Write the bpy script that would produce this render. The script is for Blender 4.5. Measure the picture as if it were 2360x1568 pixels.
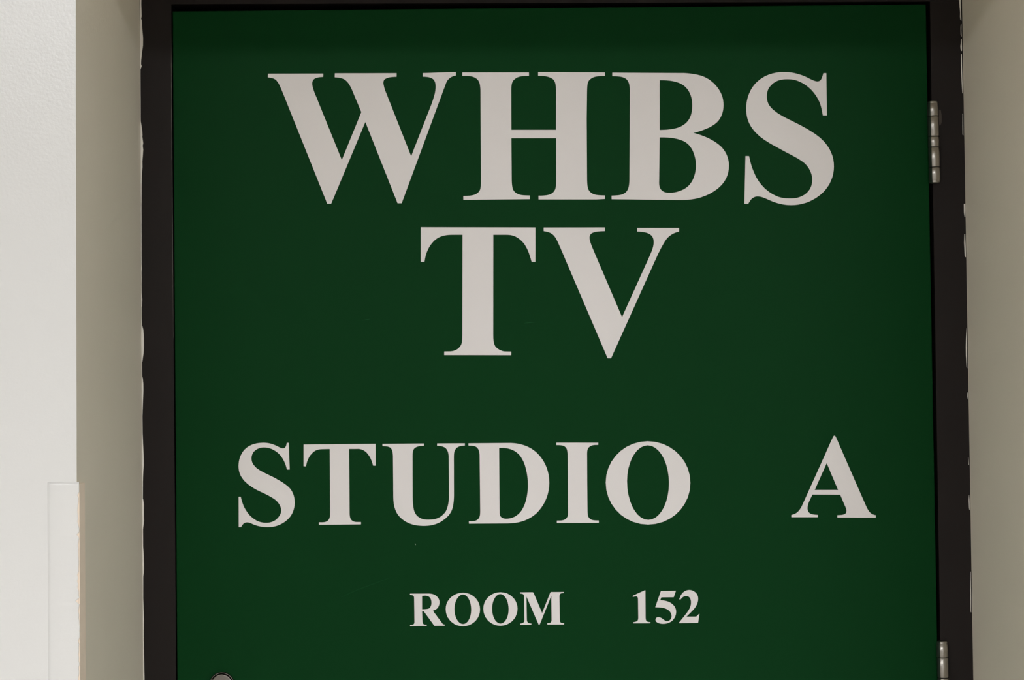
import bpy, bmesh, math, random
from mathutils import Vector, Matrix, Euler

for o in list(bpy.data.objects):
    bpy.data.objects.remove(o, do_unlink=True)
S = bpy.context.scene
COL = S.collection

# ------------------------------------------------------------------ camera
# metres; x along the wall, y into the wall (door face at y = 0), z up from the corridor floor
CAM_LOC = (-0.112309, -2.504562, 1.560186)
CAM_YAW, CAM_PITCH, CAM_ROLL = -0.024, 0.0278, -0.0105
CAM_LENS = 73.22034

cam = bpy.data.cameras.new('camera')
cam.sensor_width = 36.0
cam.lens = CAM_LENS
cam.clip_start = 0.05
co = bpy.data.objects.new('camera', cam)
COL.objects.link(co)
rot = Matrix.Rotation(CAM_YAW, 3, 'Z') @ Matrix.Rotation(math.pi / 2 + CAM_PITCH, 3, 'X') @ Matrix.Rotation(CAM_ROLL, 3, 'Z')
co.matrix_world = Matrix.Translation(CAM_LOC) @ rot.to_4x4()
S.camera = co

# ------------------------------------------------------------------ world, exposure
W = bpy.data.worlds.new('world')
S.world = W
W.use_nodes = True
W.node_tree.nodes['Background'].inputs[0].default_value = (0.9, 0.95, 1, 1)
W.node_tree.nodes['Background'].inputs[1].default_value = 0.0
S.view_settings.view_transform = 'Standard'
S.view_settings.look = 'None'
S.view_settings.gamma = 1
S.view_settings.exposure = 0.0
S.view_settings.use_curve_mapping = False
S.cycles.max_bounces = 10
S.cycles.diffuse_bounces = 6
S.cycles.glossy_bounces = 4

# the corridor and its recessed fluorescent fittings: (x, y, emission)
CEIL = 2.50
YF = -0.417            # front face of the corridor wall
YB = -4.60             # wall on the camera's side of the corridor
LIGHTS = [(-0.75, -2.85, 17.6), (1.35, -2.85, 21.6), (-2.85, -2.85, 18.7), (3.45, -2.85, 22.0)]
LIGHT_COL = (0.97, 0.995, 1.025)
FIT_X, FIT_Y = 1.20, 0.60

# ------------------------------------------------------------------ materials
def mat(name, col, rough=0.5, metal=0.0, spec=0.5, bump=None, mottle=0.0, mscale=3.0, emit=None):
    m = bpy.data.materials.new(name)
    m.use_nodes = True
    nt = m.node_tree
    b = nt.nodes['Principled BSDF']
    b.inputs['Base Color'].default_value = (*col, 1)
    b.inputs['Roughness'].default_value = rough
    b.inputs['Metallic'].default_value = metal
    b.inputs['Specular IOR Level'].default_value = spec
    tc = nt.nodes.new('ShaderNodeTexCoord')
    if mottle:
        n = nt.nodes.new('ShaderNodeTexNoise')
        n.inputs['Scale'].default_value = mscale
        n.inputs['Detail'].default_value = 4
        mx = nt.nodes.new('ShaderNodeMix')
        mx.data_type = 'RGBA'
        mx.inputs[6].default_value = (*[c * (1 - mottle) for c in col], 1)
        mx.inputs[7].default_value = (*[min(1, c * (1 + mottle)) for c in col], 1)
        nt.links.new(tc.outputs['Object'], n.inputs['Vector'])
        nt.links.new(n.outputs['Fac'], mx.inputs[0])
        nt.links.new(mx.outputs[2], b.inputs['Base Color'])
    if bump:
        sc, st, dist = bump
        n = nt.nodes.new('ShaderNodeTexNoise')
        n.inputs['Scale'].default_value = sc
        n.inputs['Detail'].default_value = 3
        bp = nt.nodes.new('ShaderNodeBump')
        bp.inputs['Strength'].default_value = st
        bp.inputs['Distance'].default_value = dist
        nt.links.new(tc.outputs['Object'], n.inputs['Vector'])
        nt.links.new(n.outputs['Fac'], bp.inputs['Height'])
        nt.links.new(bp.outputs['Normal'], b.inputs['Normal'])
    if emit:
        b.inputs['Emission Color'].default_value = (*emit[0], 1)
        b.inputs['Emission Strength'].default_value = emit[1]
    return m

M = {
    'wall': mat('wall_paint_gloss', (0.80, 0.785, 0.765), 0.22, bump=(330, 0.24, 0.0006), mottle=0.015),
    'recess': mat('recess_paint', (0.87, 0.80, 0.675), 0.5, bump=(170, 0.25, 0.0007), mottle=0.03, mscale=6),
    'old': mat('old_cream_paint', (0.85, 0.82, 0.76), 0.5),
    'guard_edge': mat('guard_tan_edge', (0.97, 0.82, 0.68), 0.6, spec=0.2, mottle=0.04, mscale=60),
    'green': mat('door_green_paint', (0.0026, 0.0430, 0.0098), 0.45, spec=0.05, bump=(260, 0.12, 0.0004), mottle=0.05),
    'brown': mat('frame_brown_paint', (0.0130, 0.0095, 0.0088), 0.5, spec=0.2, bump=(220, 0.15, 0.0004), mottle=0.08, mscale=20),
    'chip': mat('worn_brown_edge', (0.12, 0.115, 0.10), 0.5),
    'brownchip': mat('rubbed_brown_paint', (0.06, 0.046, 0.038), 0.5),
    'vinyl': mat('white_vinyl', (0.83, 0.79, 0.785), 0.55, spec=0.35),
    'scratch': mat('scratched_green', (0.02, 0.10, 0.045), 0.5, spec=0.1),
    'speck': mat('paint_speck', (0.5, 0.55, 0.45), 0.5),
    'smudge': mat('dark_speck', (0.30, 0.28, 0.28), 0.6),
    'steel': mat('brushed_hinge_steel', (0.42, 0.395, 0.36), 0.30, metal=1.0, bump=(90, 0.2, 0.0004), mottle=0.12, mscale=150),
    'dark_steel': mat('hinge_groove', (0.012, 0.011, 0.010), 0.6, spec=0.1),
    'hinge_paint': mat('hinge_overpaint', (0.010, 0.020, 0.012), 0.5),
    'nickel': mat('satin_nickel', (0.22, 0.20, 0.18), 0.30, metal=1.0),
    'ceil': mat('ceiling_tile', (0.78, 0.77, 0.74), 0.9, mottle=0.05, mscale=80),
    'floor': mat('floor_tile', (0.46, 0.435, 0.395), 0.4, mottle=0.12, mscale=8),
    'lamp_white': mat('lamp_housing', (0.8, 0.8, 0.8), 0.5),
}
def lamp_mat(i, e):
    return mat('lamp_diffuser', (0.9, 0.9, 0.9), 0.5, emit=(LIGHT_COL, e))

# ------------------------------------------------------------------ helpers
def obj(name, bm, mats, parent=None, loc=(0, 0, 0), smooth=False):
    me = bpy.data.meshes.new(name)
    bmesh.ops.recalc_face_normals(bm, faces=bm.faces[:])
    bm.to_mesh(me)
    bm.free()
    for m in (mats if isinstance(mats, (list, tuple)) else [mats]):
        me.materials.append(m)
    if smooth:
        for p in me.polygons:
            p.use_smooth = True
    o = bpy.data.objects.new(name, me)
    o.location = loc
    COL.objects.link(o)
    if parent:
        o.parent = parent
    return o

def tag(o, label=None, cat=None, group=None, kind=None):
    for k, v in (('label', label), ('category', cat), ('group', group), ('kind', kind)):
        if v:
            o[k] = v
    return o

def box(bm, x0, x1, y0, y1, z0, z1, mi=0, bev=0.0):
    vs = [bm.verts.new((x, y, z)) for x in (x0, x1) for y in (y0, y1) for z in (z0, z1)]
    fs = [bm.faces.new([vs[i] for i in q]) for q in ((0, 1, 3, 2), (4, 6, 7, 5), (0, 4, 5, 1), (2, 3, 7, 6), (0, 2, 6, 4), (1, 5, 7, 3))]
    for f in fs:
        f.material_index = mi
    if bev:
        es = list({e for f in fs for e in f.edges})
        bmesh.ops.bevel(bm, geom=es, offset=bev, segments=2, affect='EDGES', profile=0.6)
    return vs

def prism_y(bm, poly, y0, y1, mi=0, bev=0.0):
    """poly: (x, z) outline, extruded from y0 to y1"""
    a = [bm.verts.new((x, y0, z)) for x, z in poly]
    b = [bm.verts.new((x, y1, z)) for x, z in poly]
    n = len(poly)
    fs = [bm.faces.new(a), bm.faces.new(b[::-1])]
    for i in range(n):
        fs.append(bm.faces.new((a[i], b[i], b[(i + 1) % n], a[(i + 1) % n])))
    for f in fs:
        f.material_index = mi
    if bev:
        es = [e for e in fs[0].edges]
        bmesh.ops.bevel(bm, geom=es, offset=bev, segments=2, affect='EDGES', profile=0.6)

def lathe_z(bm, prof, seg=40, cx=0, cy=0, matfn=None):
    """prof: (radius, z) from bottom to top"""
    rings = []
    for r, z in prof:
        rings.append([bm.verts.new((cx + r * math.cos(2 * math.pi * i / seg), cy + r * math.sin(2 * math.pi * i / seg), z)) for i in range(seg)])
    for a, b in zip(rings, rings[1:]):
        for i in range(seg):
            f = bm.faces.new((a[i], a[(i + 1) % seg], b[(i + 1) % seg], b[i]))
            f.smooth = True
            if matfn:
                f.material_index = matfn(2 * math.pi * (i + 0.5) / seg)
    for r, flip in ((rings[0], True), (rings[-1], False)):
        f = bm.faces.new(r[::-1] if flip else r)
        if matfn:
            f.material_index = 0

# ------------------------------------------------------------------ measured outlines (mm on the door face)
# letters: character, row, contours; a contour is a list of [x,z] corners and [x1,z1,x2,z2,x3,z3] Bezier arcs
LETTERS = [
  ["W",0,[[[-342.85,1953.71],[-276.25,1953.38],[-276.4,1949.4],[-282.11,1949.08,-285.03,1948.64,-287.25,1947.01],[-289.71,1945.27,-290.2,1941.88,-289.42,1938.36],[-288.63,1934.48,-287.38,1930.96,-285.55,1926.62],[-254.85,1848.56],[-230.84,1906.43],[-239.75,1928.28],[-242.6,1935.57,-244.89,1940.63,-248.01,1943.81],[-251.82,1947.7,-256.48,1948.67,-262.54,1948.83],[-262.38,1953.64],[-187.98,1953.25],[-188.13,1948.91],[-194.67,1948.84,-198.17,1948.39,-200.99,1946.89],[-204.27,1945.27,-204.76,1942.11,-203.63,1938.35],[-202.96,1935.06,-201.59,1930.95,-200.11,1927.42],[-171.39,1852.48],[-146.54,1914.73],[-143.54,1922.92,-141.98,1927.6,-141.35,1932.87],[-140.84,1937.56,-141.03,1941.67,-142.76,1944.26],[-145.06,1947.91,-149.72,1948.65,-156.61,1948.81],[-156.57,1953.15],[-116.49,1954.06],[-116.53,1949.95],[-121.68,1949.16,-125.21,1946.84,-127.58,1942.98],[-129.13,1939.83,-129.98,1936.9,-131.18,1933.97],[-183.33,1795.96],[-188.22,1796.0],[-226.16,1894.57],[-268.08,1795.96],[-272.73,1796.11],[-324.19,1928.29],[-327.04,1935.34,-328.75,1940.03,-331.29,1943.8],[-333.94,1947.68,-336.84,1948.52,-343.0,1949.38]]]],
  ["H",0,[[[-108.71,1953.53],[-28.35,1952.99],[-28.39,1948.88],[-35.06,1948.92,-40.33,1948.84,-44.46,1946.05],[-49.17,1942.79,-49.68,1939.28,-49.98,1932.23],[-50.26,1883.65],[3.55,1883.25],[4.21,1931.85],[3.94,1938.9,3.51,1942.43,0.03,1945.28],[-4.63,1948.36,-10.48,1948.87,-17.27,1948.92],[-17.22,1953.27],[63.51,1952.37],[63.46,1948.13],[55.14,1948.19,50.44,1947.75,46.66,1945.19],[42.41,1942.4,42.01,1938.64,41.7,1931.59],[40.82,1896.36],[40.44,1822.45],[40.48,1815.42,40.9,1811.31,43.55,1808.01],[47.03,1804.82,49.94,1803.51,61.76,1803.29],[61.71,1799.07],[51.05,1798.58],[-18.42,1799.15],[-18.38,1803.71],[-9.72,1803.64,-4.46,1804.19,-0.91,1807.32],[2.63,1810.45,3.03,1814.55,3.1,1821.58],[3.68,1873.05],[-50.37,1873.45],[-50.56,1822.01],[-50.28,1814.98,-49.62,1810.88,-46.85,1808.16],[-42.44,1804.61,-38.36,1804.11,-28.78,1804.03],[-28.94,1799.59],[-109.06,1799.43],[-109.01,1803.99],[-99.67,1804.03,-95.0,1804.81,-91.11,1808.05],[-87.93,1810.84,-87.65,1815.28,-87.58,1822.31],[-87.06,1932.49],[-87.45,1939.54,-88.0,1943.06,-91.83,1946.14],[-95.89,1949.22,-100.57,1949.37,-108.75,1949.42]]]],
  ["B",0,[[[72.52,1952.08],[158.76,1951.02],[166.98,1950.73,174.01,1949.5,179.86,1947.7],[188.05,1944.94,193.86,1940.54,199.07,1934.04],[204.5,1926.94,206.87,1919.87,206.76,1911.87],[206.67,1904.58,204.46,1898.13,200.28,1892.87],[194.32,1885.86,182.52,1881.48,169.8,1878.29],[184.77,1874.42,195.85,1868.23,202.8,1861.71],[209.18,1855.2,212.47,1846.96,212.35,1838.15],[212.19,1825.83,206.3,1815.9,195.64,1808.59],[184.99,1801.4,172.03,1796.82,153.27,1796.97],[69.88,1798.72],[69.93,1803.05],[78.36,1803.1,83.05,1803.65,86.83,1806.66],[90.38,1809.8,91.37,1813.89,91.7,1822.09],[93.48,1930.07],[93.45,1937.12,92.67,1941.24,89.43,1944.2],[85.95,1947.4,80.09,1947.67,72.47,1947.84]],[[129.65,1942.63],[143.39,1942.66,153.93,1940.82,160.89,1934.3],[167.27,1927.79,169.05,1920.13,168.92,1910.73],[168.46,1901.92,166.61,1895.47,160.91,1890.22],[154.38,1884.4,144.97,1882.12,128.89,1882.12]],[[128.78,1873.19],[144.85,1873.31,155.97,1870.88,162.36,1865.54],[169.32,1859.62,172.58,1848.44,172.45,1838.46],[172.09,1829.08,169.4,1820.3,162.86,1813.9],[156.93,1808.67,148.69,1805.92,140.48,1805.87],[135.21,1805.92,132.29,1806.88,129.98,1809.48],[127.9,1811.84,127.47,1814.77,127.51,1818.29]]]],
  ["S",0,[[[328.62,1949.75],[332.28,1949.73],[332.23,1898.38],[327.28,1898.41],[326.21,1905.48,325.12,1911.97,321.69,1918.47],[317.11,1927.33,309.56,1935.04,300.21,1939.46],[294.36,1942.21,289.66,1942.71,284.36,1942.75],[277.89,1942.79,271.98,1941.54,267.22,1937.69],[261.27,1933.02,259.43,1927.73,259.35,1921.85],[259.37,1914.79,262.13,1910.06,266.78,1905.91],[273.74,1899.39,284.26,1894.61,293.61,1889.83],[305.29,1883.87,315.8,1877.91,323.93,1870.79],[334.39,1861.3,340.1,1849.49,339.78,1835.98],[339.34,1822.46,333.64,1810.76,322.33,1801.69],[312.22,1793.9,300.4,1789.66,287.47,1789.77],[275.72,1789.86,267.54,1793.1,259.37,1796.69],[254.7,1799.07,251.2,1800.51,246.74,1800.66],[241.81,1800.7,238.25,1798.03,235.11,1791.61],[230.53,1791.88],[232.61,1849.74],[236.96,1849.59],[238.26,1841.47,241.06,1832.05,245.64,1823.21],[251.37,1812.6,260.65,1804.31,271.17,1800.11],[277.01,1798.07,281.71,1797.91,288.18,1797.86],[295.82,1798.03,302.32,1800.44,307.09,1805.1],[311.27,1809.18,313.22,1814.45,313.32,1820.91],[313.19,1828.55,309.31,1836.8,302.33,1842.15],[294.19,1848.09,284.84,1852.27,275.51,1857.63],[265.01,1863.59,254.5,1868.96,246.39,1877.25],[238.27,1885.54,234.05,1894.97,234.23,1907.91],[234.61,1918.49,238.28,1929.06,245.45,1937.25],[253.81,1946.02,265.06,1951.48,280.36,1951.37],[290.96,1951.3,299.17,1949.24,308.53,1944.82],[313.2,1942.43,316.71,1940.29,320.82,1939.67],[325.53,1939.64,326.75,1942.58,328.62,1949.75]]]],
  ["T",1,[[[-160.62,1766.75],[-22.6,1765.34],[-23.05,1723.66],[-27.48,1723.7],[-29.11,1729.96,-31.29,1738.49,-36.31,1745.92],[-40.79,1751.64,-46.42,1755.09,-50.38,1756.03],[-53.21,1756.85,-56.61,1756.88,-58.88,1756.9],[-73.39,1757.03],[-74.76,1634.57],[-74.7,1628.91,-74.29,1624.94,-72.17,1622.09],[-69.93,1619.24,-65.43,1616.36,-60.91,1616.09],[-53.33,1615.9],[-53.37,1611.6],[-133.91,1612.52],[-133.76,1616.81],[-126.52,1616.86],[-121.43,1617.14,-118.02,1618.81,-115.16,1621.95],[-112.31,1624.98,-112.04,1629.27,-111.86,1636.06],[-110.44,1757.35],[-122.33,1757.45],[-129.13,1757.51,-134.8,1756.76,-140.49,1753.64],[-146.75,1749.72,-151.34,1742.95,-153.66,1736.73],[-155.17,1732.78,-156.0,1728.82,-156.6,1724.97],[-161.01,1725.01]]]],
  ["V",1,[[[-12.57,1765.14],[61.25,1764.62],[61.2,1760.19],[54.38,1760.13,49.83,1759.94,46.18,1758.27],[41.84,1756.37,42.13,1752.05,43.11,1748.29],[43.98,1745.22,45.08,1742.37,46.19,1739.51],[80.75,1655.96],[115.41,1730.38],[118.34,1737.17,120.1,1741.71,120.16,1746.26],[120.22,1751.38,118.55,1754.23,115.17,1756.31],[111.21,1758.51,106.67,1759.11,100.42,1759.4],[100.47,1763.72],[150.99,1763.29],[150.93,1758.85],[144.2,1757.65,138.46,1754.06,134.76,1748.97],[130.93,1743.32,128.02,1737.66,125.1,1732.0],[66.88,1606.65],[62.8,1606.7],[8.14,1738.71],[5.37,1744.99,3.72,1749.54,1.26,1753.32],[-1.3,1757.54,-5.81,1760.08,-12.62,1760.82]]]],
  ["S",2,[[[-323.4,1509.1],[-321.09,1509.08],[-320.25,1477.1],[-323.48,1477.14],[-324.68,1482.39,-326.56,1487.8,-330.36,1493.23],[-334.56,1498.67,-340.68,1502.2,-345.29,1503.26],[-347.59,1503.74,-349.13,1503.91,-351.44,1503.94],[-356.05,1503.84,-360.3,1502.04,-363.01,1498.99],[-365.72,1495.55,-366.29,1491.71,-365.62,1488.24],[-364.65,1483.61,-360.84,1479.71,-357.01,1477.21],[-351.65,1473.84,-345.52,1471.07,-339.4,1467.92],[-331.74,1463.6,-324.85,1459.68,-320.27,1454.62],[-316.08,1449.57,-314.36,1443.01,-314.56,1436.47],[-315.08,1429.17,-317.43,1423.05,-322.85,1417.73],[-329.82,1411.27,-338.29,1408.3,-347.51,1408.56],[-354.43,1408.72,-359.02,1410.09,-363.62,1411.91],[-366.68,1413.25,-368.98,1414.43,-371.44,1414.54],[-374.74,1414.58,-376.67,1412.99,-378.85,1408.94],[-381.61,1408.97],[-381.44,1445.33],[-378.9,1445.22],[-378.02,1440.29,-376.14,1434.5,-373.48,1429.86],[-370.06,1424.05,-365.11,1418.61,-358.98,1415.85],[-355.16,1414.04,-351.32,1413.68,-347.86,1413.64],[-342.86,1413.74,-338.24,1415.6,-334.75,1419.41],[-332.04,1422.45,-330.71,1425.51,-330.69,1428.2],[-330.81,1433.2,-333.85,1438.24,-338.43,1441.75],[-343.4,1445.27,-349.53,1448.42,-355.66,1451.18],[-361.79,1454.18,-367.91,1457.86,-373.25,1462.93],[-378.97,1468.76,-381.46,1475.33,-381.34,1482.25],[-381.13,1489.95,-378.4,1496.85,-373.75,1501.8],[-368.33,1507.13,-360.63,1509.59,-351.4,1509.49],[-344.48,1509.41,-339.88,1507.59,-335.28,1505.38],[-332.59,1503.89,-330.3,1502.55,-327.99,1502.53],[-324.91,1502.57,-324.12,1505.49,-323.4,1509.1]]]],
  ["T",2,[[[-303.41,1506.88],[-217.27,1506.78],[-217.27,1480.64],[-220.35,1480.67],[-221.84,1487.01,-224.11,1492.05,-227.93,1496.33],[-230.98,1499.22,-233.67,1500.63,-237.52,1500.98],[-248.93,1501.03],[-249.03,1423.01],[-248.84,1419.16,-248.24,1416.84,-246.33,1415.28],[-244.03,1413.56,-242.11,1413.38,-239.41,1413.35],[-235.49,1413.3],[-235.51,1410.53],[-285.77,1410.67],[-285.82,1413.52],[-281.74,1413.47],[-279.05,1413.51,-276.74,1413.95,-274.8,1415.62],[-272.86,1417.52,-272.38,1420.2,-272.35,1424.05],[-272.19,1501.21],[-281.43,1501.16],[-286.05,1500.98,-289.14,1500.09,-292.24,1497.43],[-295.73,1494.39,-298.07,1490.56,-299.64,1485.57],[-300.2,1483.65,-300.44,1482.11,-300.76,1480.81],[-303.61,1480.92]]]],
  ["U",2,[[[-209.01,1506.65],[-159.29,1506.48],[-159.32,1503.79],[-164.6,1503.76,-167.85,1503.14,-170.18,1501.32],[-172.51,1499.49,-173.0,1496.72,-173.05,1491.63],[-173.38,1444.45],[-173.45,1437.06,-173.13,1431.51,-171.8,1425.94],[-170.0,1420.38,-166.32,1417.56,-161.71,1415.93],[-157.09,1414.86,-152.47,1414.99,-147.83,1415.49],[-141.34,1416.8,-135.75,1420.9,-132.92,1426.41],[-130.55,1431.93,-129.94,1437.47,-129.88,1443.95],[-129.7,1491.15],[-130.03,1495.78,-130.83,1499.03,-134.05,1501.38],[-136.81,1503.08,-139.59,1503.48,-143.48,1503.71],[-143.45,1506.39],[-110.18,1506.21],[-110.21,1503.43],[-115.49,1503.31,-118.28,1502.6,-120.62,1500.31],[-122.96,1497.55,-123.45,1494.78,-123.5,1490.15],[-123.84,1445.73],[-123.92,1437.4,-124.73,1430.01,-127.38,1424.5],[-130.21,1419.44,-134.87,1415.34,-141.39,1411.72],[-147.9,1408.56,-154.38,1407.81,-159.94,1407.87],[-168.26,1407.97,-176.57,1409.37,-183.93,1414.54],[-190.36,1419.23,-194.01,1424.36,-195.6,1432.69],[-196.49,1437.32,-196.54,1441.95,-196.5,1446.57],[-196.46,1491.89],[-196.61,1496.52,-197.23,1499.77,-199.34,1501.83],[-201.64,1503.52,-204.41,1503.83,-208.94,1503.88]]]],
  ["D",2,[[[-105.82,1506.17],[-55.17,1505.98],[-44.04,1505.58,-32.93,1502.12,-24.66,1494.61],[-14.54,1485.23,-9.02,1472.19,-9.19,1457.37],[-9.52,1443.48,-15.14,1430.58,-25.45,1420.98],[-34.81,1413.23,-45.05,1409.65,-59.89,1409.55],[-106.13,1409.82],[-106.19,1412.69],[-101.56,1412.72],[-97.85,1412.87,-95.99,1413.95,-94.11,1416.24],[-92.7,1418.54,-92.49,1421.31,-92.45,1425.01],[-92.51,1492.58],[-92.84,1496.76,-93.74,1499.55,-96.04,1501.42],[-98.34,1503.12,-100.66,1503.24,-105.76,1503.39]],[[-69.06,1500.29],[-58.94,1500.55,-51.54,1498.62,-45.11,1492.06],[-38.69,1484.57,-34.84,1471.56,-34.83,1454.88],[-35.15,1442.85,-37.86,1431.77,-43.04,1424.43],[-48.68,1417.09,-55.2,1415.04,-61.69,1415.12],[-66.32,1415.36,-69.08,1417.33,-69.31,1421.96]]]],
  ["I",2,[[[-0.14,1505.7],[50.28,1505.14],[50.25,1502.51],[47.07,1502.55],[43.97,1502.51,41.64,1501.99,39.3,1500.16],[37.34,1498.4,36.77,1496.48,36.65,1492.23],[36.4,1457.46],[36.39,1422.72],[36.49,1418.09,36.93,1416.16,38.69,1414.36],[40.61,1412.49,42.92,1411.99,46.02,1411.88],[49.81,1411.76],[49.78,1408.9],[-0.59,1409.35],[-0.56,1412.2],[3.46,1412.23],[6.94,1412.27,9.27,1413.01,11.23,1415.15],[12.64,1416.83,12.89,1418.75,12.93,1422.23],[13.25,1491.72],[12.99,1496.36,12.55,1498.68,10.64,1500.48],[8.34,1502.44,6.02,1502.77,-0.17,1502.92]]]],
  ["O",2,[[[58.71,1457.21],[59.03,1484.59,81.97,1506.57,109.92,1506.27],[138.32,1505.95,161.1,1483.27,160.74,1455.65],[160.38,1428.01,137.23,1405.85,109.08,1406.19],[80.94,1406.53,58.38,1429.37,58.71,1457.21]],[[84.37,1458.46],[84.66,1482.31,96.08,1501.54,109.86,1501.39],[124.0,1501.24,135.21,1480.7,134.9,1455.56],[134.59,1431.21,123.23,1411.58,109.53,1411.74],[95.33,1411.91,84.06,1432.83,84.37,1458.46]]]],
  ["A",2,[[[334.13,1509.53],[335.03,1510.54],[336.21,1510.53],[337.01,1509.49],[371.74,1427.22],[373.52,1423.17,374.94,1419.86,377.48,1417.27],[379.29,1415.41,381.49,1414.65,384.29,1414.11],[384.09,1411.18],[337.69,1411.95],[337.73,1414.73],[341.34,1414.76,344.29,1414.87,346.51,1415.8],[349.11,1417.23,349.15,1419.8,348.45,1422.37],[347.75,1424.57,346.68,1426.78,345.97,1428.62],[341.56,1439.37],[307.84,1439.9],[303.29,1430.58],[302.14,1427.67,301.59,1425.11,301.7,1422.55],[302.02,1419.62,303.11,1418.14,305.3,1416.87],[307.85,1415.74,310.8,1415.49,314.18,1415.38],[314.14,1412.6],[282.06,1412.98],[282.1,1415.68],[285.42,1416.16,288.01,1417.59,289.87,1419.18],[292.48,1421.56,294.37,1424.83,296.27,1428.84]],[[325.77,1477.72],[339.07,1445.03],[310.72,1445.36]]]],
  ["R",3,[[[-177.76,1326.51],[-177.33,1326.91],[-154.97,1326.69],[-150.33,1326.56,-147.03,1325.13,-144.74,1322.46],[-143.1,1320.45,-142.39,1318.46,-142.41,1316.15],[-142.51,1313.18,-143.53,1310.54,-145.53,1308.75],[-146.87,1307.61,-148.53,1306.81,-150.53,1306.27],[-141.04,1293.33],[-139.9,1291.66,-139.08,1290.33,-137.93,1289.72],[-136.61,1289.47],[-136.35,1288.91],[-136.85,1288.16],[-148.54,1288.24],[-149.2,1288.81],[-161.13,1305.55],[-163.28,1305.68],[-163.06,1293.62],[-162.98,1291.97,-162.59,1290.81,-161.61,1290.13],[-160.62,1289.62,-159.29,1289.61,-158.14,1289.49],[-157.81,1289.03],[-158.31,1288.27],[-177.52,1288.19],[-177.91,1288.69],[-177.5,1289.51],[-175.85,1289.56,-174.52,1289.74,-173.52,1290.45],[-172.69,1291.1,-172.58,1292.09,-172.57,1293.74],[-172.65,1320.83],[-172.77,1322.49,-172.82,1323.81,-173.54,1324.41],[-174.53,1325.15,-175.52,1325.33,-177.34,1325.52]],[[-163.11,1324.28],[-159.3,1324.46],[-156.32,1324.26,-154.34,1323.24,-153.2,1321.24],[-152.22,1319.58,-151.98,1317.59,-152.0,1315.28],[-152.12,1312.64,-152.97,1310.34,-154.81,1309.04],[-156.47,1308.23,-158.79,1308.03,-163.26,1308.02]]]],
  ["O",3,[[[-135.04,1308.0],[-134.94,1318.78,-125.54,1327.41,-114.07,1327.26],[-102.83,1327.12,-93.8,1318.06,-93.91,1307.04],[-94.02,1295.98,-103.31,1287.12,-114.63,1287.27],[-126.01,1287.42,-135.15,1296.7,-135.04,1308.0]],[[-124.57,1307.86],[-124.47,1317.51,-119.78,1325.28,-114.09,1325.2],[-108.68,1325.13,-104.38,1316.87,-104.48,1306.75],[-104.57,1297.29,-109.03,1289.68,-114.44,1289.75],[-120.13,1289.82,-124.66,1297.94,-124.57,1307.86]]]],
  ["O",3,[[[-89.95,1307.85],[-89.84,1318.72,-80.54,1327.43,-69.2,1327.29],[-57.9,1327.15,-48.83,1318.2,-48.94,1307.32],[-49.06,1296.11,-58.4,1287.13,-69.79,1287.28],[-81.03,1287.43,-90.06,1296.64,-89.95,1307.85]],[[-79.46,1307.71],[-79.36,1317.41,-74.85,1325.22,-69.4,1325.15],[-63.89,1325.08,-59.51,1316.77,-59.61,1306.6],[-59.71,1297.23,-64.18,1289.69,-69.59,1289.76],[-75.14,1289.84,-79.56,1297.88,-79.46,1307.71]]]],
  ["M",3,[[[-46.03,1326.33],[-45.52,1326.89],[-30.25,1326.79],[-29.59,1326.12],[-19.5,1301.68],[-9.5,1325.87],[-8.83,1326.78],[6.78,1326.65],[6.78,1326.16],[6.27,1325.33],[4.61,1325.26,3.28,1325.21,2.44,1324.39],[1.6,1323.57,1.49,1322.42,1.44,1320.93],[1.53,1293.8],[1.64,1291.81,1.9,1290.49,3.05,1289.81],[4.21,1289.36,5.54,1289.28,6.7,1289.2],[6.79,1288.44],[6.25,1287.78],[-13.07,1288.0],[-13.57,1288.64],[-13.22,1289.46],[-11.56,1289.57,-10.23,1289.72,-9.23,1290.46],[-8.39,1291.28,-8.24,1292.44,-8.23,1293.92],[-8.21,1322.54],[-22.53,1288.16],[-23.86,1288.11],[-38.11,1321.76],[-37.96,1294.97],[-37.92,1292.99,-37.6,1291.33,-36.62,1290.49],[-35.63,1289.65,-33.97,1289.47,-32.48,1289.21],[-32.49,1288.69],[-32.99,1288.06],[-45.77,1288.13],[-46.26,1288.63],[-45.75,1289.45],[-44.26,1289.6,-42.76,1289.91,-41.76,1290.89],[-40.92,1291.87,-40.8,1293.03,-40.82,1295.01],[-40.94,1321.14],[-40.98,1322.79,-41.24,1323.79,-42.06,1324.63],[-43.05,1325.3,-44.38,1325.32,-45.54,1325.4]]]],
  ["1",3,[[[104.93,1327.43],[104.73,1294.06],[104.84,1292.39,105.11,1290.92,106.36,1290.07],[107.62,1289.42,109.09,1289.32,110.56,1289.22],[110.55,1288.76],[109.7,1287.89],[89.75,1288.07],[89.54,1288.82],[90.39,1289.56],[92.29,1289.71,94.18,1290.02,95.25,1291.47],[95.89,1292.5,95.95,1293.76,95.97,1295.43],[95.89,1316.75],[95.83,1318.43,95.67,1319.47,94.76,1320.11],[93.71,1320.67,92.03,1320.36,90.04,1319.67],[89.55,1320.18],[89.72,1321.01],[104.18,1327.44]]]],
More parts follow.
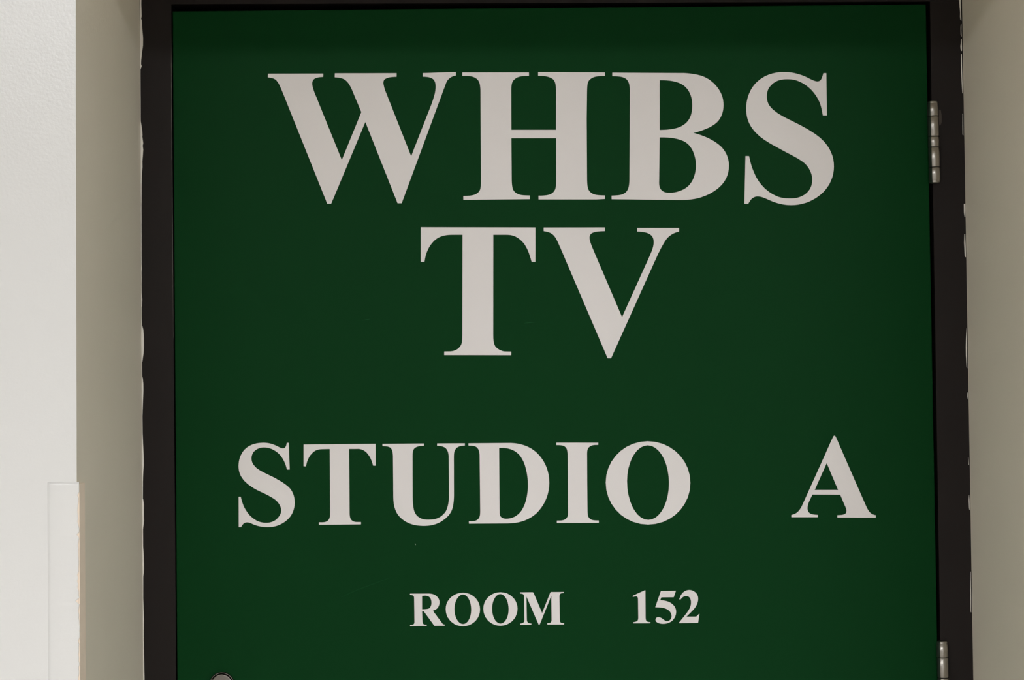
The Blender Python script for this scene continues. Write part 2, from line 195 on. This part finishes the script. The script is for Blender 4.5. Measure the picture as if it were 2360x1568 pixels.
  ["5",3,[[[123.41,1325.9],[124.05,1326.31],[141.63,1326.42],[138.88,1318.71],[123.95,1318.78],[122.52,1315.28],[127.48,1315.09,132.09,1313.99,135.85,1311.43],[139.59,1308.66,141.57,1305.29,141.52,1301.11],[141.33,1296.51,139.39,1292.77,136.0,1290.1],[132.6,1287.63,129.23,1286.97,125.45,1287.02],[122.09,1287.14,119.57,1287.8,117.7,1289.5],[116.67,1290.56,116.51,1291.61,116.69,1292.44],[117.13,1294.32,118.4,1295.14,120.29,1295.11],[123.02,1294.87,124.68,1293.17,126.77,1291.68],[128.02,1290.75,129.27,1290.19,130.74,1290.13],[133.9,1290.34,135.82,1292.61,136.07,1295.74],[136.11,1299.09,134.46,1301.83,131.75,1303.66],[128.21,1306.09,124.01,1306.86,116.53,1306.95]]]],
  ["2",3,[[[145.49,1316.2],[146.88,1319.45],[147.75,1321.53,149.46,1324.02,152.22,1325.66],[154.13,1326.8,156.24,1327.2,158.55,1327.04],[162.12,1326.7,165.04,1324.66,166.69,1322.12],[168.13,1319.8,168.4,1317.5,168.2,1315.41],[167.81,1311.23,165.65,1307.07,162.24,1303.35],[159.68,1300.67,156.7,1297.98,153.93,1295.22],[164.66,1295.12],[165.92,1295.27,166.56,1295.56,167.2,1296.38],[169.24,1298.37],[169.66,1298.24],[167.93,1288.01],[167.29,1287.47],[145.0,1287.51],[144.8,1288.02],[147.79,1291.62,150.78,1295.13,153.77,1298.86],[156.76,1302.59,158.91,1305.9,159.51,1310.08],[159.84,1313.01,159.66,1315.1,158.63,1317.2],[157.61,1319.1,155.72,1319.96,153.62,1319.99],[151.09,1319.94,149.4,1318.79,147.26,1316.05],[146.63,1315.89],[145.66,1316.03]]]]
]
CAULK = [[-495.89,2064.77,-494.06,2064.76],[-495.91,2043.78,-494.17,2043.77],[-495.91,2038.0,-494.21,2037.99],[-495.92,2024.36,-493.86,2024.35],[-495.92,2021.21,-494.56,2021.21],[-495.92,2019.12,-493.58,2019.1],[-495.93,2009.15,-493.22,2009.14],[-495.94,1997.62,-492.3,1997.59],[-495.94,1988.71,-492.45,1988.68],[-495.95,1980.32,-493.69,1980.3],[-495.96,1970.36,-494.84,1970.36],[-495.96,1966.17,-494.97,1966.17],[-495.96,1965.12,-494.4,1965.11],[-495.96,1963.55,-494.2,1963.54],[-495.96,1960.93,-495.36,1960.93],[-496.01,1959.89,-495.68,1959.88],[-495.98,1938.94,-495.64,1938.93],[-496.05,1897.07,-495.71,1897.07],[-496.01,1894.45,-495.21,1894.45],[-496.01,1886.61,-493.95,1886.59],[-496.01,1880.33,-493.67,1880.32],[-496.01,1879.29,-493.94,1879.27],[-496.02,1870.92,-492.84,1870.9],[-496.02,1867.79,-493.48,1867.77],[-496.03,1863.08,-492.89,1863.06],[-496.03,1855.24,-493.45,1855.22],[-496.03,1848.97,-494.0,1848.96],[-496.04,1842.18,-493.89,1842.16],[-496.04,1834.34,-494.5,1834.33],[-496.05,1828.07,-494.85,1828.06],[-496.05,1821.29,-495.09,1821.28],[-496.07,1797.79,-495.38,1797.79],[-496.1,1750.84,-495.58,1750.84],[-496.12,1724.78,-495.63,1724.77],[-496.12,1719.57,-495.14,1719.56],[-496.12,1716.96,-495.67,1716.96],[-496.14,1690.92,-495.76,1690.92],[-496.14,1683.11,-494.97,1683.1],[-496.15,1675.3,-495.28,1675.29],[-496.19,1673.74,-495.86,1673.74],[-496.22,1659.69,-495.88,1659.69],[-496.16,1651.89,-495.41,1651.88],[-496.17,1646.68,-493.99,1646.66],[-496.17,1636.28,-493.32,1636.25],[-496.18,1625.88,-493.38,1625.85],[-496.18,1618.08,-493.94,1618.06],[-496.19,1608.73,-495.23,1608.72],[-496.19,1607.69,-495.65,1607.68],[-496.2,1590.54,-495.59,1590.53],[-496.2,1588.46,-494.98,1588.45],[-496.21,1581.71,-494.35,1581.69],[-496.21,1573.92,-494.29,1573.9],[-496.22,1558.34,-494.99,1558.33],[-496.23,1542.77,-495.6,1542.76],[-496.25,1522.01,-495.51,1522.0],[-496.26,1503.86,-494.78,1503.84],[-496.26,1496.08,-494.46,1496.06],[-496.27,1484.68,-494.21,1484.65],[-496.28,1477.94,-494.92,1477.92],[-496.28,1464.99,-495.51,1464.98],[-496.3,1444.27,-495.73,1444.26],[-496.3,1443.23,-495.22,1443.22],[-496.3,1436.5,-494.33,1436.48],[-496.31,1426.15,-494.69,1426.13],[-496.31,1418.38,-494.38,1418.36],[-496.32,1408.03,-495.67,1408.03],[-496.33,1387.34,-495.63,1387.33],[-496.35,1371.83,-494.84,1371.81],[-496.35,1360.46,-494.75,1360.44],[-496.36,1351.15,-495.73,1351.14],[-496.38,1325.32,-495.92,1325.32],[-496.39,1299.51,-495.24,1299.49],[-496.41,1278.86,-495.72,1278.85],[-496.42,1263.39,-495.39,1263.37],[-496.44,1228.33,-494.87,1228.31],[-496.46,1201.54,-495.01,1201.52]]
CHIPS = [[[494.66,2053.79,497.31,2053.77],[495.19,2037.89,497.31,2037.87],[495.89,2032.59,497.38,2032.58],[496.51,2021.99,497.47,2021.98],[496.23,2017.76,497.5,2017.75],[496.65,2014.05,497.76,2014.04],[497.42,2012.98,497.85,2012.98]],[[497.13,2008.22,497.77,2008.22],[496.76,2005.05,497.72,2005.04],[496.69,2000.81,497.54,2000.81],[496.71,1995.52,497.66,1995.51],[497.31,1993.4,497.63,1993.39]],[[496.94,1990.22,497.74,1990.22],[496.64,1984.93,497.91,1984.93],[496.17,1981.76,497.97,1981.75],[496.32,1978.59,497.97,1978.58],[496.81,1975.94,497.87,1975.93]],[[496.63,1971.71,497.64,1971.7],[496.44,1966.42,497.66,1966.41],[496.41,1958.49,497.69,1958.48],[496.5,1950.55,497.71,1950.55],[496.79,1942.62,497.79,1942.61],[497.14,1932.05,497.88,1932.04],[497.49,1924.12,497.86,1924.12]],[[497.34,1899.29,497.97,1899.28],[497.04,1884.51,497.99,1884.5],[496.97,1873.95,497.87,1873.94],[497.69,1872.89,497.85,1872.89]],[[497.16,1789.57,498.69,1789.56],[497.14,1779.03,498.62,1779.02],[497.79,1773.76,498.53,1773.75]],[[497.12,1752.7,498.08,1752.69],[496.63,1742.18,498.32,1742.16],[497.11,1726.39,498.48,1726.38],[498.03,1724.8,498.46,1724.8]],[[497.87,1638.6,498.02,1638.6],[497.59,1634.4,498.01,1634.4],[497.03,1626.53,497.98,1626.52],[496.65,1616.04,498.12,1616.02],[496.58,1605.54,498.05,1605.53],[497.1,1592.42,497.94,1592.41],[497.69,1590.32,497.91,1590.31]],[[497.84,1560.95,498.37,1560.94],[497.65,1555.71,498.38,1555.7],[498.17,1552.56,498.33,1552.56]],[[497.28,1482.91,497.59,1482.91],[497.33,1479.77,497.75,1479.77],[497.54,1473.49,498.07,1473.49]],[[497.51,1436.88,497.77,1436.88],[497.18,1430.09,497.97,1430.08],[497.32,1422.25,498.05,1422.24],[497.84,1419.11,498.11,1419.1]],[[497.6,1344.96,498.03,1344.96],[497.37,1330.88,498.0,1330.87],[497.33,1312.63,498.01,1312.62],[497.22,1297.0,497.8,1296.99],[497.63,1295.95,497.78,1295.95]]]

# ------------------------------------------------------------------ the setting
# corner of the recess: front edge leans a little
XLT, XLB = -0.49458, -0.50152
RL, RR = -0.4963, 0.4991
bm = bmesh.new()
# left wall: front face (gloss paint), return into the recess (tan-white paint)
def wall_block(bm, xo, xt, xb, xback, sgn, zt=CEIL, zmid=2.15):
    # outline in plan at the floor and the top; the recess return goes from (x, YF) to (xback, 0)
    lo = [bm.verts.new((xo, YF, 0)), bm.verts.new((xb, YF, 0)), bm.verts.new((xback, 0, 0)), bm.verts.new((xo, 0, 0))]
    hi = [bm.verts.new((xo, YF, zt)), bm.verts.new((xt, YF, zt)), bm.verts.new((xback, 0, zt)), bm.verts.new((xo, 0, zt))]
    f = bm.faces.new((lo[0], lo[1], hi[1], hi[0])); f.material_index = 0
    f = bm.faces.new((lo[1], lo[2], hi[2], hi[1])); f.material_index = 1
    for a, b in ((2, 3), (3, 0)):
        bm.faces.new((lo[a], lo[b], hi[b], hi[a]))
    bm.faces.new(lo); bm.faces.new(hi)
wall_block(bm, -6.0, XLT, XLB, RL, -1)
tag(obj('wall_left', bm, [M['wall'], M['recess']]), 'off-white glossy corridor wall left of the door, with its beige return', 'wall', kind='structure')
bm = bmesh.new()
wall_block(bm, 6.0, RR, RR, RR, 1)
tag(obj('wall_right', bm, [M['wall'], M['recess']]), 'beige side of the recess right of the door', 'wall', kind='structure')
bm = bmesh.new()
SOFF = 2.056
box(bm, RL + 0.0005, RR - 0.0005, YF, 0.0, SOFF, CEIL)
for f in bm.faces:
    f.material_index = 0 if abs(f.calc_center_median().y - YF) < 1e-4 else 1
tag(obj('wall_upper', bm, [M['wall'], M['recess']]), 'wall over the door recess', 'wall', kind='structure')
bm = bmesh.new()
box(bm, -6, -0.56, 0.0, 0.14, 0, CEIL)
box(bm, 0.56, 6, 0.0, 0.14, 0, CEIL)
box(bm, -0.56, 0.56, 0.0, 0.14, 2.14, CEIL)
tag(obj('wall_back', bm, M['recess']), 'wall that holds the door frame', 'wall', kind='structure')
bm = bmesh.new(); box(bm, -6, 6, YB - 0.12, YB, 0, CEIL)
tag(obj('wall_front', bm, M['wall']), 'corridor wall opposite the door', 'wall', kind='structure')
bm = bmesh.new(); box(bm, -6.12, -6, YB - 0.12, 0.14, 0, CEIL)
tag(obj('wall_west', bm, M['wall']), 'end wall of the corridor on the left', 'wall', kind='structure')
bm = bmesh.new(); box(bm, 6, 6.12, YB - 0.12, 0.14, 0, CEIL)
tag(obj('wall_east', bm, M['wall']), 'end wall of the corridor on the right', 'wall', kind='structure')
bm = bmesh.new(); box(bm, -6.12, 6.12, YB - 0.12, 0.3, -0.1, 0.0)
tag(obj('floor', bm, M['floor']), 'tan tiled corridor floor', 'floor', kind='structure')
bm = bmesh.new(); box(bm, -6.12, 6.12, YB - 0.12, 0.3, CEIL, CEIL + 0.1)
tag(obj('ceiling', bm, M['ceil']), 'white corridor ceiling', 'ceiling', kind='structure')

# ------------------------------------------------------------------ door frame: two jambs, a head, the stops behind the door
bm = bmesh.new()
prism_y(bm, [(-0.56, 0), (-0.4560, 0), (-0.4584, 2.0389), (-0.56, 2.0389)], 0.0, 0.12)
prism_y(bm, [(0.460, 0), (0.56, 0), (0.56, 2.0361), (0.460, 2.0361)], 0.0, 0.12)
prism_y(bm, [(-0.56, 2.0389), (0.56, 2.0361), (0.56, 2.14), (-0.56, 2.14)], 0.0, 0.12)
box(bm, -0.4575, -0.440, 0.048, 0.12, 0, 2.036)
box(bm, 0.442, 0.4605, 0.048, 0.12, 0, 2.036)
box(bm, -0.4575, 0.4605, 0.048, 0.12, 2.018, 2.0375)
frame = obj('trim_1', bm, M['brown'])
tag(frame, 'dark brown painted metal door frame', 'door frame', kind='structure')

def ribbon(bm, rows, y0=-0.0005, thick=0.0005):
    """rows of [xa, za, xb, zb] in mm -> thin solid strip lying on the frame face"""
    fr = [(bm.verts.new((r[0] / 1000, y0, r[1] / 1000)), bm.verts.new((r[2] / 1000, y0, r[3] / 1000))) for r in rows]
    bk = [(bm.verts.new((r[0] / 1000, y0 + thick, r[1] / 1000)), bm.verts.new((r[2] / 1000, y0 + thick, r[3] / 1000))) for r in rows]
    for i in range(len(rows) - 1):
        bm.faces.new((fr[i][0], fr[i][1], fr[i + 1][1], fr[i + 1][0]))
        bm.faces.new((fr[i][1], bk[i][1], bk[i + 1][1], fr[i + 1][1]))
        bm.faces.new((fr[i][0], fr[i + 1][0], bk[i + 1][0], bk[i][0]))
    for i in (0, len(rows) - 1):
        bm.faces.new((fr[i][0], fr[i][1], bk[i][1], bk[i][0]))
bm = bmesh.new()
ribbon(bm, CAULK)
o = obj('paint_bead', bm, M['old'], frame); o['label'] = 'uneven cream caulk line along the left edge'
for run in CHIPS:
    bm = bmesh.new()
    ribbon(bm, run)
    o = obj('paint_smear', bm, M['old'], frame); o['label'] = 'cream paint smear'
# bare line along the inner edge of the left jamb, and a rubbed patch beside the upper hinge
bm = bmesh.new()
rows = []
random.seed(4)
for k in range(60):
    z = 2002 - k * 6.2
    w = 0.75 * min(1, k / 10) * (0.55 + 0.45 * random.random()) * (1 if k < 42 else max(0.25, 1 - (k - 42) / 20))
    xi = -458.35 - (z - 2038) * 0.0005
    rows.append([xi - w, z, xi, z])
ribbon(bm, rows, -0.0002, 0.0002)
o = obj('worn_edge', bm, M['chip'], frame); o['label'] = 'pale worn line on the inner edge'
bm = bmesh.new()
ribbon(bm, [[466.5, 1904.5, 471.0, 1903.8], [466.5, 1897, 471.9, 1897], [466.8, 1889, 471.8, 1889], [467.2, 1884, 470.6, 1886]], -0.0002, 0.0002)
o = obj('rubbed_patch', bm, M['brownchip'], frame); o['label'] = 'lighter rubbed patch beside the hinge'

# ------------------------------------------------------------------ door
DZ = 0.012
bm = bmesh.new()
def xl_(z): return -0.4569 + (2.030 - z) * (-0.4560 + 0.4569) / (2.030 - 1.2277)
def xr_(z): return 0.4550 + (2.0331 - z) * (0.4573 - 0.4550) / (2.0331 - 1.2152)
prism_y(bm, [(-0.4548, DZ), (0.4586, DZ), (0.4550, 2.0331), (-0.4569, 2.0300)], 0.0, 0.0445, bev=0.0013)
door = obj('door_1', bm, M['green'])
tag(door, 'dark green painted door with white lettering', 'door', kind='structure')

def stroke(name, pts, w, m, label):
    bm = bmesh.new()
    rows = []
    n = len(pts)
    for i, (x, z) in enumerate(pts):
        a = pts[max(0, i - 1)]; b = pts[min(n - 1, i + 1)]
        dx, dz = b[0] - a[0], b[1] - a[1]
        l = math.hypot(dx, dz) or 1
        ww = w * (0.35 if i in (0, n - 1) else 1) / 2
        rows.append([x - dz / l * -ww, z - dx / l * ww, x + dz / l * -ww, z + dx / l * ww])
    ribbon(bm, rows, -0.00005, 0.00005)
    o = obj(name, bm, m, door); o['label'] = label
stroke('scratch', [(-37.3, 1650.0), (-31, 1650.4), (-24.8, 1650.9)], 0.5, M['scratch'], 'short level scratch right of the letter T')
stroke('scratch', [(-231.9, 1655.1), (-227, 1655.9), (-223.0, 1656.6)], 0.5, M['scratch'], 'short scratch left of the letter T')
M['faint'] = mat('faint_scratch', (0.0060, 0.056, 0.0180), 0.5, spec=0.05)
stroke('scratch', [(-260, 1323.8), (-240, 1332.5), (-220, 1339.5), (-199.7, 1346.9)], 1.0, M['faint'], 'long faint slanting scratch above the word in the lowest row')
bm = bmesh.new()
ribbon(bm, [[-171.2, 1386.9, -170.7, 1386.9], [-171.2, 1386.2, -170.3, 1386.1], [-170.7, 1385.1, -170.2, 1385.2]], -0.0001, 0.0001)
o = obj('paint_speck', bm, M['speck'], door); o['label'] = 'tiny pale speck'

# hinges: five knuckles round a pin, the side next to the door overpainted
def make_hinge(zs, x_top, x_bot, label):
    h = bpy.data.objects.new('hinge', None)
    h.location = ((x_top + x_bot) / 2, -0.0045, zs[-1])
    COL.objects.link(h)
    h.parent = door
    h['label'] = label
    z0 = zs[-1]
    H = zs[0] - z0
    R_ = 0.0069
    def painted(a):                          # angle 180 deg points to the door side
        return 1 if math.radians(150) < a < math.radians(234) else 0
    def lean(o):
        o.parent = h
        o.rotation_euler = (0, math.atan2(x_top - x_bot, H), 0)
        o.location = (-(x_top - x_bot) / 2, 0, 0)
    # pin core shows dark in the joints
    bm = bmesh.new()
    lathe_z(bm, [(0.0062, 0.0006), (0.0062, H - 0.0006)], 36)
    lean(obj('pin', bm, M['dark_steel']))
    for i in range(5):
        a, b = zs[i + 1] - z0, zs[i] - z0
        g = 0.00035
        c = 0.0006
        top = b - (0 if i == 0 else g); bot = a + (0 if i == 4 else g)
        prof = [(R_ - c, bot), (R_, bot + c), (R_, top - c), (R_ - c, top)]
        if i == 0:
            prof = [(R_ - 0.0003, bot), (R_, bot + 0.0003), (R_, top - 0.0030), (R_ - 0.0006, top - 0.0027), (R_ - 0.0003, top - 0.0022), (R_ - 0.0004, top - 0.0008), (R_ - 0.0016, top)]
        if i == 4:
            prof = [(R_ - 0.0016, bot), (R_ - 0.0004, bot + 0.0008), (R_ - 0.0003, bot + 0.0022), (R_ - 0.0006, bot + 0.0027), (R_, bot + 0.0030), (R_, top - 0.0003), (R_ - 0.0003, top)]
        bm = bmesh.new()
        lathe_z(bm, prof, 48, matfn=painted)
        lean(obj('knuckle', bm, [M['steel'], M['hinge_paint']]))
    # leaves run back into the gap between door and jamb
    bm = bmesh.new()
    box(bm, -0.0052, -0.0030, 0.0, 0.040, 0.001, H - 0.001)
    lean(obj('leaf', bm, M['hinge_paint']))
    bm = bmesh.new()
    box(bm, -0.0024, -0.0004, 0.0, 0.040, 0.001, H - 0.001)
    lean(obj('leaf', bm, M['dark_steel']))
    return h
Z1 = [1.9141, 1.8956, 1.8710, 1.8579, 1.8335, 1.8144]
make_hinge(Z1, 0.46018, 0.46142, 'steel butt hinge near the top of the door')
Z2 = [1.2624, 1.2429, 1.2184, 1.2053, 1.1809, 1.1618]
make_hinge(Z2, 0.46114, 0.46202, 'steel butt hinge cut by the lower edge of the photo')
make_hinge([z - 0.95 for z in Z2], 0.4612, 0.4616, 'steel hinge near the foot of the door')

# lock cylinder
lk = bpy.data.objects.new('lock_cylinder', None)
lk.location = (-0.4027, 0, 1.2218); COL.objects.link(lk); lk.parent = door
lk['label'] = 'round satin metal lock cylinder'
def lathe_y(prof, seg=64):
    bm = bmesh.new()
    rings = [[bm.verts.new((r * math.cos(2 * math.pi * i / seg), y, r * math.sin(2 * math.pi * i / seg))) for i in range(seg)] for r, y in prof]
    for a, b in zip(rings, rings[1:]):
        for i in range(seg):
            bm.faces.new((a[i], a[(i + 1) % seg], b[(i + 1) % seg], b[i])).smooth = True
    bm.faces.new(rings[-1])
    return bm
obj('collar', lathe_y([(0.0150, 0.0), (0.0148, -0.0035), (0.0145, -0.0045), (0.0139, -0.0048), (0.01365, -0.0044), (0.0136, -0.001), (0.0136, 0.0)]), M['nickel'], lk)
obj('groove', lathe_y([(0.0137, 0.0), (0.0137, -0.0012)]), M['dark_steel'], lk)
fa = obj('face', lathe_y([(0.0126, -0.0008), (0.0126, -0.0042), (0.0122, -0.0048), (0.0115, -0.0050)]), M['nickel'], lk)
bm = bmesh.new()
lathe = lathe_y([(0.0062, -0.0050), (0.0062, -0.0054)])
pl = obj('plug', lathe, M['nickel'], lk)
bm.free()
bm = bmesh.new(); box(bm, -0.0006, 0.0006, -0.0056, -0.0053, -0.0042, 0.0042)
obj('keyway', bm, M['dark_steel'], pl)

# ------------------------------------------------------------------ letters (die-cut vinyl, each stuck on by itself)
def flat(contour, n=9):
    pts = []
    for s in contour:
        if len(s) == 2:
            pts.append(tuple(s))
        else:
            x0, z0 = pts[-1]
            x1, z1, x2, z2, x3, z3 = s
            for k in range(1, n + 1):
                t = k / n; u = 1 - t
                pts.append((u**3 * x0 + 3 * u * u * t * x1 + 3 * u * t * t * x2 + t**3 * x3,
                            u**3 * z0 + 3 * u * u * t * z1 + 3 * u * t * t * z2 + t**3 * z3))
    if math.hypot(pts[0][0] - pts[-1][0], pts[0][1] - pts[-1][1]) < 0.02:
        pts.pop()
    return pts
def glyph_mesh(name, contours, ox, oz):
    cu = bpy.data.curves.new('outline', 'CURVE')
    cu.dimensions = '2D'
    cu.fill_mode = 'BOTH'
    cu.extrude = 0.0001
    for c in contours:
        p = flat(c)
        sp = cu.splines.new('POLY')
        sp.points.add(len(p) - 1)
        for q, (x, z) in zip(sp.points, p):
            q.co = (x / 1000 - ox, z / 1000 - oz, 0, 1)
        sp.use_cyclic_u = True
    tmp = bpy.data.objects.new('outline', cu)
    COL.objects.link(tmp)
    me = bpy.data.meshes.new_from_object(tmp.evaluated_get(bpy.context.evaluated_depsgraph_get()))
    bpy.data.objects.remove(tmp, do_unlink=True)
    bpy.data.curves.remove(cu)
    me.name = name
    me.transform(Matrix.Rotation(math.pi / 2, 4, 'X'))
    me.transform(Matrix.Translation((0, -0.0001, 0)))
    me.materials.clear()
    me.materials.append(M['vinyl'])
    return me
ROW = ['letters of the top row', 'letters of the second row', 'letters of the third row', 'letters and digits of the lowest row']
TEXT = {
    (0, 0): 'large white serif letter W, first of the top row',
    (1, 0): 'large white serif letter H in the top row, between W and B',
    (2, 0): 'large white serif letter B in the top row, the only B on the door',
    (3, 0): 'large white serif letter S, last of the top row',
    (4, 1): 'large white serif letter T in the second row, left of the V',
    (5, 1): 'large white serif letter V in the second row',
    (6, 2): 'medium white serif letter S, first of the third row',
    (7, 2): 'medium white serif letter T in the third row, between S and U',
    (8, 2): 'medium white serif letter U in the third row',
    (9, 2): 'medium white serif letter D in the third row',
    (10, 2): 'medium white serif letter I in the third row, between D and O',
    (11, 2): 'medium white serif letter O in the third row, right of the I',
    (12, 2): 'medium white serif letter A standing alone at the right of the third row',
    (13, 3): 'small white serif letter R, first of the lowest row',
    (14, 3): 'small white serif letter O in the lowest row, next to the R',
    (15, 3): 'small white serif letter O in the lowest row, next to the M',
    (16, 3): 'small white serif letter M in the lowest row',
    (17, 3): 'small white digit 1 in the lowest row',
    (18, 3): 'small white digit 5 in the lowest row, between 1 and 2',
    (19, 3): 'small white digit 2, last of the lowest row',
}
for i, (ch, row, contours) in enumerate(LETTERS):
    pts = [p for c in contours for p in flat(c)]
    ox = (min(p[0] for p in pts) + max(p[0] for p in pts)) / 2000
    oz = min(p[1] for p in pts) / 1000
    name = 'vinyl_digit' if ch.isdigit() else 'vinyl_letter'
    o = bpy.data.objects.new(name, glyph_mesh(name, contours, ox, oz))
    o.location = (ox, 0, oz)
    COL.objects.link(o)
    tag(o, TEXT[(i, row)], 'number' if ch.isdigit() else 'letter', ROW[row])

# ------------------------------------------------------------------ corner guard, painted over with the wall
g = bpy.data.objects.new('corner_guard', None)
g.location = (-0.4958, YF, 0.10); COL.objects.link(g)
tag(g, 'narrow corner guard painted over white on the left wall corner', 'corner guard')
GT = 1.481
random.seed(11)
def gx(z): return -0.4958 + (0.0 if z > 1.4 else 0.0002)
bm = bmesh.new()
# front wing, ragged free edge of paint at the corner
N = 420
xo = -0.5245
rows_f = []
for k in range(N + 1):
    z = GT - k * (GT - 0.10) / N
    j = -abs(random.gauss(0, 1)) ** 1.6 * 0.0005 + 0.0004 * math.sin(z * 190) + 0.0004 * math.sin(z * 67)
    if GT - z < 0.012: j = 0.0008
    rows_f.append((z, gx(z) + j))
fr = []
T = 0.0016
for z, x in rows_f:
    fr.append([bm.verts.new(v) for v in ((xo - 0.0020, YF, z), (xo, YF - T * 0.8, z), (xo + 0.0015, YF - T, z), (x - 0.0008, YF - T, z), (x, YF - T * 0.75, z), (x, YF, z))])
for a, b in zip(fr, fr[1:]):
    for i in range(5):
        f = bm.faces.new((a[i], a[i + 1], b[i + 1], b[i])); f.smooth = i < 3
bm.faces.new(fr[0]); bm.faces.new(fr[-1][::-1])
for v in bm.verts:
    v.co -= g.location
obj('front_wing', bm, M['wall'], g)
bm = bmesh.new()
box(bm, -0.5030, -0.4964, YF - 0.0009, YF - 0.0001, 0.10, GT - 0.002)
box(bm, -0.4980, -0.4949, YF + 0.0003, YF + 0.0310, 0.10, GT - 0.002, bev=0.0003)
for v in bm.verts:
    v.co -= g.location
o = obj('side_wing', bm, M['guard_edge'], g); o['label'] = 'tan side wing of the guard'

# ------------------------------------------------------------------ ceiling lights
for i, (x, y, e) in enumerate(LIGHTS):
    t = bpy.data.objects.new('ceiling_light', None)
    t.location = (x, y, CEIL); COL.objects.link(t)
    tag(t, ['recessed fluorescent ceiling light just left of the door', 'recessed fluorescent ceiling light just right of the door', 'recessed fluorescent ceiling light at the left end of the corridor', 'recessed fluorescent ceiling light at the right end of the corridor'][i], 'light', 'corridor ceiling lights')
    bm = bmesh.new()
    a, b = FIT_X / 2, FIT_Y / 2
    for q in ((-a, a, -b, -b + 0.02), (-a, a, b - 0.02, b), (-a, -a + 0.02, -b + 0.02, b - 0.02), (a - 0.02, a, -b + 0.02, b - 0.02)):
        box(bm, *q, -0.012, 0.0)
    obj('lamp_housing', bm, M['lamp_white'], t)
    bm = bmesh.new()
    box(bm, -a + 0.02, a - 0.02, -b + 0.02, b - 0.02, -0.006, -0.001)
    obj('lamp_diffuser', bm, lamp_mat(i, e), t)
